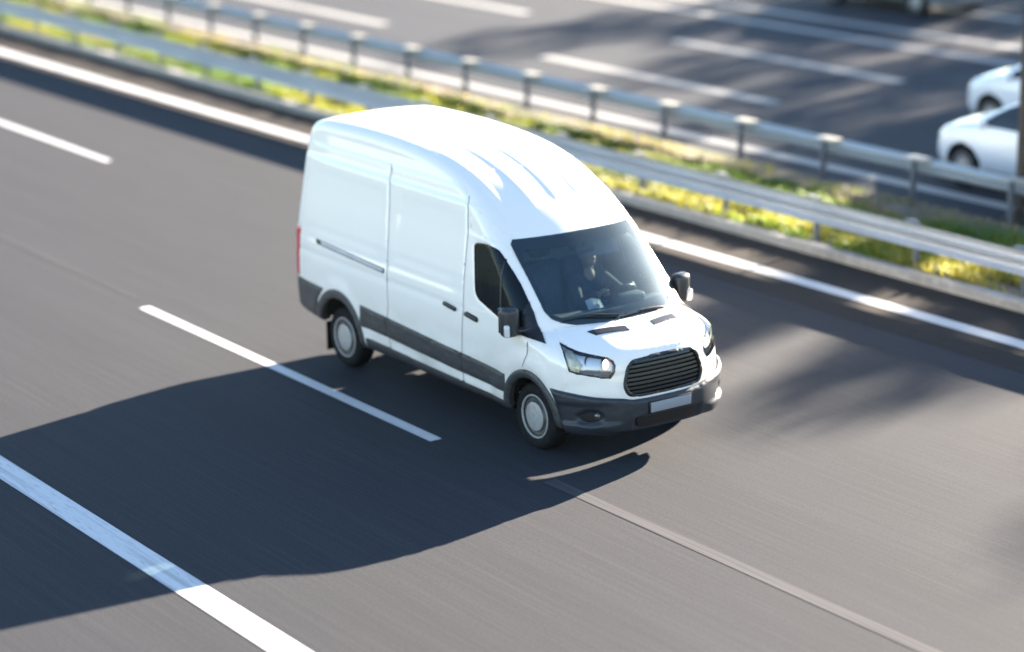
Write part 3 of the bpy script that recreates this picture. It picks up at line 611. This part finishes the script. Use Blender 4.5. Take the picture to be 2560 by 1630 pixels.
def f_skin(P):
    f=ell(P,HCn+[0,0,.02],(.098,.076,.108)); f=smin(f,ell(P,HCn+[.025,0,-.065],(.066,.056,.060)),.03)
    f=smin(f,capsule(P,HCn+[.088,0,.015],HCn+[.108,0,-.022],.009,.015),.015)
    f=smin(f,ell(P,HCn+[.078,0,-.070],(.016,.026,.008)),.008)
    for s in (1,-1):
        f=smin(f,ell(P,HCn+[-.005,.078*s,-.005],(.022,.012,.034)),.008); f=-smin(-f,ell(P,HCn+[.098,.032*s,.02],(.014,.016,.010)),.012)
    f=smin(f,capsule(P,HCn+[-.02,0,-.06],(-.965,.42,1.42),.052,.062),.03)
    f=smin(f,capsule(P,(-.965,.42,1.42),(-1.0,.42,1.0),.10,.11),.05)
    for s,e,h,g in ((1,LE,LH,gL),(-1,RE,RH,gR)):
        a=np.minimum(capsule(P,sh(s),e,.05,.038),capsule(P,e,h,.038,.026)); f=smin(f,a,.03); f=smin(f,hand(P,h,s,g),.012)
    for s in (1,-1):
        f=smin(f,capsule(P,(-.99,.42+.10*s,1.02),(-.56,.42+.14*s,1.06),.075,.055),.04); f=smin(f,capsule(P,(-.56,.42+.14*s,1.06),(-.40,.42+.13*s,.72),.05,.04),.02)
    return f
def f_jacket(P):
    f=smin(ell(P,(-1.0,.42,1.28),(.145,.205,.26)),ell(P,(-1.0,.42,1.08),(.15,.19,.18)),.06)
    f=smin(f,capsule(P,(-.97,.42,1.46),(-.955,.42,1.525),.085,.072),.04)
    for s,e,h in ((1,LE,LH),(-1,RE,RH)):
        h2=np.array(e)+(np.array(h)-np.array(e))*.90
        f=smin(f,np.minimum(capsule(P,sh(s),e,.075,.056),capsule(P,e,h2,.056,.043)),.05)
    return f
def f_legs(P):
    f=None
    for s in (1,-1):
        q=smin(capsule(P,(-.99,.42+.10*s,1.05),(-.55,.42+.14*s,1.075),.092,.070),capsule(P,(-.55,.42+.14*s,1.075),(-.40,.42+.13*s,.72),.070,.055),.03); f=q if f is None else smin(f,q,.04)
    return f
def f_hair(P):
    f=ell(P,HCn+[-.012,0,.035],(.102,.084,.106)); return np.maximum(f,-ell(P,HCn+[.075,0,-.03],(.085,.09,.10)))
def solid(name,fn,lo,hi,h,m,parent=None):
    V,Q=surface_nets(fn,lo,hi,h); return mesh(name,V,Q,m,parent)
drv=solid('person',f_skin,(-1.25,.0,.66),(-.25,.86,1.84),.0085,M['skin'])
tag(drv,'driver in a dark jacket holding the steering wheel of the white delivery van','person')
solid('jacket',f_jacket,(-1.3,-.05,.85),(-.3,.9,1.65),.014,M['jacket'],drv); solid('trousers',f_legs,(-1.2,.1,.6),(-.25,.8,1.25),.014,M['trousers'],drv); solid('hair',f_hair,(-1.1,.25,1.5),(-.7,.55,1.85),.01,M['hair'],drv)
# ------------------------------------------------------------------ the motorway
def asphalt(name,c1,c2,c3):
    return mat(name,c1,rough=.85,spec=.08,noise=[((.03,1.1,1),tuple(q*.87 for q in c1),.42,.62),((.10,9,1),c2,.38,.66),((.5,34,1),c3,.46,.80),((28,60,60),tuple(q*.60 for q in c1),.48,.80)],bump=((90,160,90),.35,.006))
A1=asphalt('near_asphalt',(.0405,.0428,.0478),(.035,.0373,.0422),(.0485,.0507,.0555))
A2=asphalt('far_asphalt',(.047,.052,.061),(.041,.046,.0545),(.054,.059,.068))
A3=asphalt('shoulder_asphalt',(.037,.033,.030),(.031,.028,.026),(.045,.040,.036))
PW=mat('road_paint',(.50,.50,.50),rough=.6,noise=[((.5,22,1),(.34,.34,.34),.48,.75),((6,40,1),(.40,.40,.39),.5,.8)])
PF=mat('far_road_paint',(.34,.335,.32),rough=.7,spec=.1,noise=[((.5,22,1),(.22,.22,.21),.45,.75)])
PW2=mat('worn_road_paint',(.55,.55,.55),rough=.6,noise=[((.25,14,1),(.26,.26,.27),.52,.70),((5,30,1),(.36,.36,.36),.52,.75)])
X=np.arange(-70,31,2.)
def course(s): return lambda x:s*(x+10)
SL=.017
def strip(name,y0,y1,z,m,xs=X,cf=course(SL),s0=None):
    V=[];F=[]
    for i,x in enumerate(xs):
        V+=[(x,y0+cf(x),z),(x,y1+cf(x),z)]
        if i: F.append((2*i-2,2*i-1,2*i+1,2*i))
    o=mesh(name,V,[f[::-1] for f in F],m,smooth=False); tag(o,kind='structure'); return o
g=mesh('ground',[(-600,-600,-.35),(600,-600,-.35),(600,600,-.35),(-600,600,-.35)],[(0,1,2,3)],mat('verge',(.05,.065,.025),rough=.95,noise=[((.4,.4,.4),(.085,.075,.045),.4,.7)]),smooth=False); tag(g,kind='structure')
# near carriageway: lanes, then the browner strip beyond the edge line
strip('near_road',-16,5.40,0,A1,cf=lambda x:.0175*(x+10)*sst(np.array(0.),-1,1)*0)
def yroad(x): return 5.62+.0175*(x+5)
V=[];F=[]
for i,x in enumerate(X):
    V+=[(x,4.9,.004),(x,6.70+.012*(x+5),.004)]
    if i: F.append((2*i-1,2*i-2,2*i,2*i+1))
tag(mesh('shoulder',V,[f for f in F],A3,smooth=False),kind='structure')
def line(name,pts,wd,m,z=.008,end=.0):
    """painted line through (x,y) points"""
    V=[];F=[]
    for i,(x,y) in enumerate(pts):
        V+=[(x,y-wd/2,z),(x,y+wd/2,z)]
        if i: F.append((2*i-2,2*i,2*i+1,2*i-1))
    return tag(mesh(name,V,F,m,smooth=False),kind='structure')
line('edge_line',[(x,yroad(x)) for x in X],.25,PW)
line('hard_shoulder_line',[(x,-5.60) for x in X],.30,PW2,z=.004)
MB_=[]
for i,x0 in enumerate((-25.5,-7.55,10.4)): line('lane_dash',[(x0,-1.62),(x0+6.7,-1.62)],.15,PW,z=.004)
for i,x0 in enumerate((-40.7,-22.8,-4.3 if 0 else -60)): line('lane_dash',[(x0,2.03),(x0+6.7,2.03)],.13,PW,z=.004)
WORN=mat('worn_marking',(.074,.073,.076),rough=.8,spec=.08,noise=[((.6,30,1),(.050,.050,.055),.42,.62)])
line('road_joint',[(x,-1.43) for x in np.arange(.9,32,2.)],.15,WORN,z=.003); line('road_joint',[(x,-1.50) for x in np.arange(-70,-7.4,2.)],.045,WORN,z=.003)
JN=mat('joint_sealant',(.038,.037,.035),rough=.7)
pass
# median
def ymed(x): return 6.68+.012*(x+5)
KC=mat('kerb_concrete',(.30,.285,.26),rough=.85,noise=[((1.2,8,8),(.20,.19,.175),.4,.7),((9,9,9),(.36,.34,.31),.5,.8)])
k=extrude_x('kerb',[(0,-.05),(0,.10),(.02,.13),(.18,.13),(.20,.10),(.2,-.05)],np.arange(-70,31,1.),ymed,KC); tag(k,kind='structure')
SOIL=mat('median_soil',(.13,.10,.075),rough=.95,noise=[((.7,3,3),(.075,.06,.05),.4,.62),((2.5,6,6),(.19,.15,.10),.5,.7),((.5,1.6,1.6),(.12,.13,.05),.52,.66)],bump=((9,9,9),.7,.05))
xs=np.arange(-70,31,.35); ys=np.linspace(.19,3.25,14); V=[];F=[]
for i,x in enumerate(xs):
    for j,y in enumerate(ys): V.append((x,ymed(x)+y,.105+(.07*math.sin(1.7*x+3*y)*math.sin(.6*x-2*y)+.03*RNG.standard_normal())*(0<j<13)*.6-.06*sst(y,2.2,3.2)))
    if i:
        for j in range(13): a=(i-1)*14+j; F.append((a,a+14,a+15,a+1))
tag(mesh('median',V,F,SOIL),kind='structure')
# far carriageway
fy=lambda b:(lambda x:b+.022*(x+12))
def sheet(name,b0,b1,z,m):
    V=[];F=[]
    for i,x in enumerate(X):
        V+=[(x,b0+.022*(x+12),z),(x,b1+.03*(x+12),z)]
        if i: F.append((2*i-2,2*i,2*i+1,2*i-1))
    return tag(mesh(name,V,F,m,smooth=False),kind='structure')
sheet('far_road',9.92,36,.0,A2)
line('edge_line',[(x,10.58+.026*(x+12)) for x in X],.30,PF)
line('lane_line',[(x,19.78+.03*(x+12)) for x in X],.34,PF)
line('lane_line',[(x,21.35+.055*(x+12)) for x in X],.34,PF)
for a,b in ((-34.5,-25.6),(-19.9,-13.0),(-6.0,1.)): line('lane_dash',[(a,13.62+.026*(a+12)),(b,13.62+.026*(b+12))],.32,PF)
for a,b in ((-31,-24.9),(-19.8,-13.2),(-4,3)): line('lane_dash',[(a,16.82+.02*(a+12)),(b,16.82+.02*(b+12))],.34,PF)
line('lane_dash',[(-22.5,23.75),(-17.0,23.95)],.32,PF)
# ------------------------------------------------------------------ guardrails
GALV=mat('galvanised_steel',(.46,.48,.50),rough=.42,metal=.55,noise=[((.8,20,20),(.36,.375,.39),.4,.7),((14,14,14),(.52,.53,.54),.5,.8)])
GALC=mat('dull_steel',(.14,.15,.165),rough=.6,metal=.2)
GALD=mat('weathered_steel',(.34,.39,.41),rough=.5,metal=.2,noise=[((.8,20,20),(.27,.31,.33),.4,.7)])
REFL=mat('spacer_plate',(.33,.31,.26),rough=.5,metal=.1)
def guardrail(name,label,y0,s,zb,h,dep,xs,mbeam,side,capm,capsz):
    t=thing(name,label,'guardrail',(-12,y0-0*s,0),0); yf=lambda x:y0+s*(x+12); L=(12,-y0,0)
    W=[(0,0),(.012,.02),(.75,.14),(1,.24),(1,.34),(.75,.42),(.12,.5),(.75,.58),(1,.66),(1,.76),(.75,.86),(.012,.98),(0,1)]
    prof=[(-side*dep*(a-.9),zb+h*b) for a,b in W]
    xx=np.arange(-46,13,.97)
    V=[];F=[];n=len(prof)
    for x in xx:
        for a,b in prof: V.append((x+12,yf(x)+a*-1-y0,b))
    for i in range(len(xx)-1):
        for j in range(n-1): F.append((i*n+j,i*n+j+1,(i+1)*n+j+1,(i+1)*n+j))
    b_=mesh('rail',V,F,mbeam,t); b_.data.set_sharp_from_angle(angle=math.radians(50)); so_=b_.modifiers.new('thickness','SOLIDIFY'); so_.thickness=.004
    bm=bmesh.new(); rbox(bm,(0,0,.0),(.04,.10,zb+h*.9),.008); bmesh.ops.translate(bm,vec=(0,0,(zb+h*.9)/2),verts=bm.verts); p0=frombm('post',bm,GALC,t,40)
    bm=bmesh.new(); rbox(bm,(0,0,0),capsz,.01); c0=frombm('spacer_plate',bm,capm,p0,40)
    c0.location=(0,-side*.10,zb+h-.0+capsz[2]/2-.004)
    first=True
    for x in xs:
        if first: p=p0; first=False
        else:
            p=p0.copy(); COL.objects.link(p); p.parent=t; c=c0.copy(); COL.objects.link(c); c.parent=p
        p.location=(x+12,yf(x)-y0+side*.13,0)
    return t
nearx=[-15.8+1.87*k for k in range(-14,14)]
guardrail('guardrail','long corrugated steel guardrail between the near carriageway and the grass strip',6.72,.017,.43,.31,.085,nearx,GALV,1,GALC,(.16,.12,.02))
farx=[-17.25+1.905*k for k in range(-13,15)]
guardrail('guardrail','steel guardrail with pale spacer plates along the edge of the far carriageway',9.98,.017,.40,.24,.10,farx,GALD,-1,REFL,(.40,.24,.02))
# ------------------------------------------------------------------ grass
GM=bpy.data.materials.new('grass_blades'); GM.use_nodes=True
_n=GM.node_tree; _b=[n for n in _n.nodes if n.type=='BSDF_PRINCIPLED'][0]; _a=_n.nodes.new('ShaderNodeVertexColor'); _a.layer_name='Col'; _n.links.new(_a.outputs[0],_b.inputs['Base Color']); _b.inputs['Roughness'].default_value=.6
_t=_n.nodes.new('ShaderNodeBsdfTranslucent'); _n.links.new(_a.outputs[0],_t.inputs[0]); _m=_n.nodes.new('ShaderNodeMixShader'); _m.inputs[0].default_value=.5; _o=[n for n in _n.nodes if n.type=='OUTPUT_MATERIAL'][0]
_n.links.new(_b.outputs[0],_m.inputs[1]); _n.links.new(_t.outputs[0],_m.inputs[2]); _n.links.new(_m.outputs[0],_o.inputs[0])
def vn(x,y,seed):                                            # cheap value noise for growth patches
    def h(i,j): return (np.sin(i*127.1+j*311.7+seed*74.7)*43758.5453)%1
    i,j=np.floor(x),np.floor(y); u,v=x-i,y-j; u=u*u*(3-2*u); v=v*v*(3-2*v)
    return (h(i,j)*(1-u)+h(i+1,j)*u)*(1-v)+(h(i,j+1)*(1-u)+h(i+1,j+1)*u)*v
N=190000; gx=RNG.uniform(-42,6,N); gt=RNG.uniform(.15,3.0,N); gy=np.array([ymed(0)])[0]+.012*gx+gt
dens=vn(gx*.9,gt*2.2,1)*.5+vn(gx*2.3,gt*4,2)*.5
band=np.where(gt<1.35,1.0,np.where(gt<2.2,.8,np.where(gt<2.5,.4,.12)))
keep=RNG.random(N)<band*np.clip((dens-.20)*3.2,0,1); gx,gy,gt,dens=gx[keep],gy[keep],gt[keep],dens[keep]; N=len(gx)
hh=RNG.uniform(.05,.17,N)*(.6+dens)*np.where(gt>2.4,.5,1); an=RNG.uniform(0,6.28,N); ww=RNG.uniform(.008,.018,N); ln=RNG.uniform(.2,1.1,N)*hh
dx,dy=np.cos(an),np.sin(an); z0=np.full(N,.08)
P=np.empty((N,5,3))
P[:,0]=np.stack([gx-dy*ww,gy+dx*ww,z0],1); P[:,1]=np.stack([gx+dy*ww,gy-dx*ww,z0],1)
mx_,my_=gx+dx*ln*.35,gy+dy*ln*.35
P[:,2]=np.stack([mx_+dy*ww*.8,my_-dx*ww*.8,z0+hh*.65],1); P[:,3]=np.stack([mx_-dy*ww*.8,my_+dx*ww*.8,z0+hh*.65],1)
P[:,4]=np.stack([gx+dx*ln,gy+dy*ln,z0+hh],1)
idx=np.arange(N)[:,None]*5
quads=(idx+[0,1,2,3]); tris=(idx+[3,2,4])
me=bpy.data.meshes.new('grass'); nl=N*7
me.vertices.add(N*5); me.vertices.foreach_set('co',P.ravel()); me.loops.add(nl); me.polygons.add(N*2)
li=np.concatenate([quads,tris],1).ravel(); me.loops.foreach_set('vertex_index',li.astype(np.int32))
ls=np.stack([np.arange(N)*7,np.arange(N)*7+4],1).ravel(); me.polygons.foreach_set('loop_start',ls.astype(np.int32)); me.update(calc_edges=True)
kind=vn(gx*.55,gt*1.5,5)*.6+RNG.random(N)*.4
green=np.array([.18,.235,.018]); yell=np.array([.30,.285,.028]); straw=np.array([.34,.26,.13]); deep=np.array([.10,.17,.03])
k1=np.clip((kind-.35)*3,0,1)[:,None]; cc=deep*(1-k1)+green*k1; k2=np.clip((kind-.52)*5,0,1)[:,None]; cc=cc*(1-k2)+yell*k2; k3=(np.clip((vn(gx*.4,gt*2,9)-.66)*4,0,1)*np.where(gt>1.6,1,.6))[:,None]; cc=cc*(1-k3)+straw*k3
cc*=RNG.uniform(.8,1.2,(N,1)); ca=me.color_attributes.new('Col','FLOAT_COLOR','POINT'); ca.data.foreach_set('color',np.concatenate([np.repeat(cc,5,0),np.ones((N*5,1))],1).astype(np.float32).ravel())
me.materials.append(GM); go=bpy.data.objects.new('grass',me); link(go); tag(go,'yellow green rough grass and weeds growing along the median strip','grass',kind='stuff')
# ------------------------------------------------------------------ cars on the far carriageway
CAR_PROFILE=[(-3.30,.26),(-3.42,.45),(-3.44,.75),(-3.38,1.0),(-3.22,1.16),(-2.98,1.38),(-2.4,1.49),(-1.7,1.52),(-1.1,1.47),(-.62,1.32),(-.1,1.10),(.08,1.02),(.35,.965),(.62,.87),(.78,.76),(.85,.62),(.87,.45),(.82,.28),(.5,.22),(-1,.21),(-2.6,.22)]
class Car(Van):
    def __init__(s): s.g=Grid2(catmull(CAR_PROFILE,6))
    def hw(s,x,z):
        w=np.interp(z,[.2,.4,.6,.8,.95,1.1,1.3,1.5],[.80,.86,.885,.885,.86,.80,.70,.60])+0*x
        return w-.10*sst(x,.2,1.)-.06*sst(x,-2.6,-3.5)
    def f(s,P):
        x,y,z=P[...,0],P[...,1],P[...,2]; u=np.abs(y)/.88
        xe=x+np.interp(z,[.3,.9,1.2],[.34,.3,.2])*u**2.6*sst(x,-1.6,-.6)-.18*u**2.6*sst(x,-2.2,-3.0); ze=z+.05*u**2*sst(z,.7,.95)
        return smax(s.g(xe,ze),np.abs(y)-s.hw(x,z),.12)
CB=Car(); TINT=mat('car_window',(.010,.014,.018),rough=.05,coat=.3)
def car(label,pm,loc,rz):
    t=thing('parked_car' if 0 else 'car',label,'car',loc,rz)
    V,Q=surface_nets(CB.f,(-3.6,-1.0,.12),(1.05,1.0,1.65),.03)
    C_=V[Q].mean(1); h=np.zeros(len(Q),bool)
    for xc in (0,-2.6): h|=(np.hypot(C_[:,0]-xc,C_[:,2]-.31)<.36)&(np.abs(C_[:,1])>.5)
    Q=Q[~h]; nn=np.cross(V[Q[:,2]]-V[Q[:,0]],V[Q[:,3]]-V[Q[:,1]])
    if ((V[Q].mean(1)-[-1.3,0,.7])*nn).sum()<0: Q=Q[:,::-1]
    mesh('body',V,Q,pm,t)
    patch(CB,'windscreen',F_([(-.60,1.0),(.60,1.0),(.56,1.2),(.50,1.38),(-.50,1.38),(-.56,1.2)]),(1,0,0),t,TINT,off=.004,depth=.004)
    patch(CB,'rear_window',B_([(-.55,1.12),(.55,1.12),(.48,1.38),(-.48,1.38)]),(-1,0,0),t,TINT,off=.004,depth=.004)
    for P_ in ([(-.28,.98),(-1.28,.98),(-1.28,1.38),(-1.0,1.38),(-.72,1.27)],[(-1.34,.98),(-2.35,.98),(-2.62,1.12),(-2.45,1.32),(-2.2,1.38),(-1.34,1.38)]):
        patch(CB,'side_window',R_(P_),D_R,t,TINT,off=.004,depth=.004,both=True)
    patch(CB,'headlight',[(.42,-.76,.86),(.70,-.56,.80),(.80,-.42,.70),(.74,-.60,.62),(.58,-.76,.68)],(.7,-.7,.1),t,M['lamp'],off=.006,depth=.01,both=True)
    patch(CB,'grille',F_(rnd([(-.42,.46),(.42,.46),(.36,.62),(-.36,.62)],.04)),(1,0,0),t,M['black'],off=.005,depth=.01)
    patch(CB,'tail_light',[(-3.28,-.74,.72),(-3.28,-.72,.95),(-3.42,-.55,.95),(-3.42,-.55,.72)],(-.8,-.6,0),t,M['red'],off=.006,depth=.01,both=True)
    patch(CB,'sill',R_([(-2.2,.22),(-.42,.22),(-.42,.33),(-2.2,.33)]),D_R,t,M['grey'],off=.01,depth=.02,both=True)
    for s in (1,-1):
        bm=bmesh.new(); rbox(bm,(-.42,-.93*s,1.0),(.10,.17,.12),.035,seg=3); frombm('mirror',bm,pm,t,50)
        for x in (0,-2.6): wheel(t,'wheel',x,-.775*s,.31,.312,.20,s)
    for xc in (0,-2.6):
        bm=bmesh.new(); R2=[bm.verts.new((xc+.37*math.cos(q),yy,.31+.37*math.sin(q))) for yy in (.84,-.84) for q in np.linspace(0,math.pi,16)]
        for i in range(15): bm.faces.new((R2[i],R2[i+1],R2[i+17],R2[i+16]))
        frombm('wheel_well',bm,M['under'],t,60)
    return t
WP=mat('car_white_paint',(.74,.76,.78),rough=.25,coat=1); SP=mat('silver_paint',(.36,.38,.40),rough=.28,metal=.5,coat=1)
car('white car passing the far guardrail in the nearest oncoming lane at the right edge',WP,(-6.15,12.15,0),math.pi)
car('white car one lane beyond the white car beside the far guardrail',WP,(-8.75,15.4,0),math.pi)
car('dark silver car on the far lane at the top edge behind the long solid line',SP,(-21.6,23.6,0),math.pi)
# ------------------------------------------------------------------ lamp post at the right edge of the median
lp_=thing('sign_post','dark brown post rising from the median at the right edge of the photo','post',(-4.05,10.32,0))
DB=mat('brown_post_paint',(.030,.022,.017),rough=.55)
bm=bmesh.new(); lathe(bm,[(.0,0),(.12,0),(.12,.12),(.075,.14),(.062,3.5),(.05,3.56),(0,3.56)],n=20); bmesh.ops.rotate(bm,matrix=Matrix.Rotation(math.radians(90),3,'X'),verts=bm.verts); frombm('pole',bm,DB,lp_,40)
bm=bmesh.new(); rbox(bm,(0,0,.02),(.36,.36,.05),.01); frombm('base_plate',bm,DB,lp_,40)
# ------------------------------------------------------------------ trees beyond the far carriageway: outside the frame, their shadows lie across the lanes
LEAF=mat('leaves',(.055,.085,.025),rough=.6,noise=[((1.2,1.2,1.2),(.09,.115,.035),.4,.65)]); BARK=mat('bark',(.075,.055,.04),rough=.9,bump=((12,12,3),.8,.03))
def tree(label,loc,h,r,nleaf,seed):
    g_=np.random.default_rng(seed); t=thing('broadleaf_tree',label,'tree',loc,0,'trees beyond the far carriageway')
    bm=bmesh.new(); tube(bm,[(0,0,-.3),(.05,.02,h*.25),(-.04,.05,h*.5),(.05,0,h*.8)],[.22,.17,.12,.04],10); cs=[]
    for k in range(9):
        a=k*2.4+g_.uniform(-.3,.3); q=g_.uniform(.45,1)*r; z=h*g_.uniform(.42,.92); tip=(math.cos(a)*q,math.sin(a)*q,z); z0=h*g_.uniform(.25,.6); tube(bm,[(0,0,z0),(tip[0]*.5,tip[1]*.5,z0+(z-z0)*.6),tip],[.08,.05,.015],6); cs.append((tip,r*g_.uniform(.32,.55)))
    frombm('trunk',bm,BARK,t,60)
    cs.append(((0,0,h*.9),r*.5)); cs.append(((0,0,h*.62),r*.6)); P=[]
    for _ in range(nleaf):
        c,cr=cs[g_.integers(len(cs))]; d=g_.standard_normal(3); d/=np.linalg.norm(d); p=np.array(c)+d*cr*g_.uniform(.3,1)**.6*np.array([1,1,.8]); a=g_.standard_normal(3); a/=np.linalg.norm(a); b=np.cross(a,g_.standard_normal(3)); b/=np.linalg.norm(b); s=g_.uniform(.16,.30); P+=[p-a*s,p+b*s*.5,p+a*s,p-b*s*.5]
    mesh('crown',P,[(4*i,4*i+1,4*i+2,4*i+3) for i in range(nleaf)],LEAF,t,smooth=False)
    return t
TREES=[(-37,63,12.2,3.2,900),(-32,62,14.0,3.5,2200),(-28,63,15.0,3.7,3200),(-24,62,15.3,3.7,4300),(-20.4,63,15.8,3.8,5200),(-16.8,62,16.6,3.8,5600),(-13.3,63,17.9,3.9,3600),(-9.0,62,18.1,3.9,3000),(-4.6,62,18.3,3.9,3000),(-16.3,62.5,18.7,1.8,2600)]  # last tree is added so its shade covers the post's shadow
TL=['smallest leafy tree','slim leafy tree','small rounded leafy tree','mid sized leafy tree','broad leafy tree','tall leafy tree','tallest leafy tree','wide leafy tree','dense leafy tree','slender tree added to cover the post shadow,']
for i,(x,y,h,r,nl) in enumerate(TREES): tree(TL[i]+' standing beyond the far carriageway, throwing shade across the lanes',(x,y,-.3),h,r,nl,20+i)
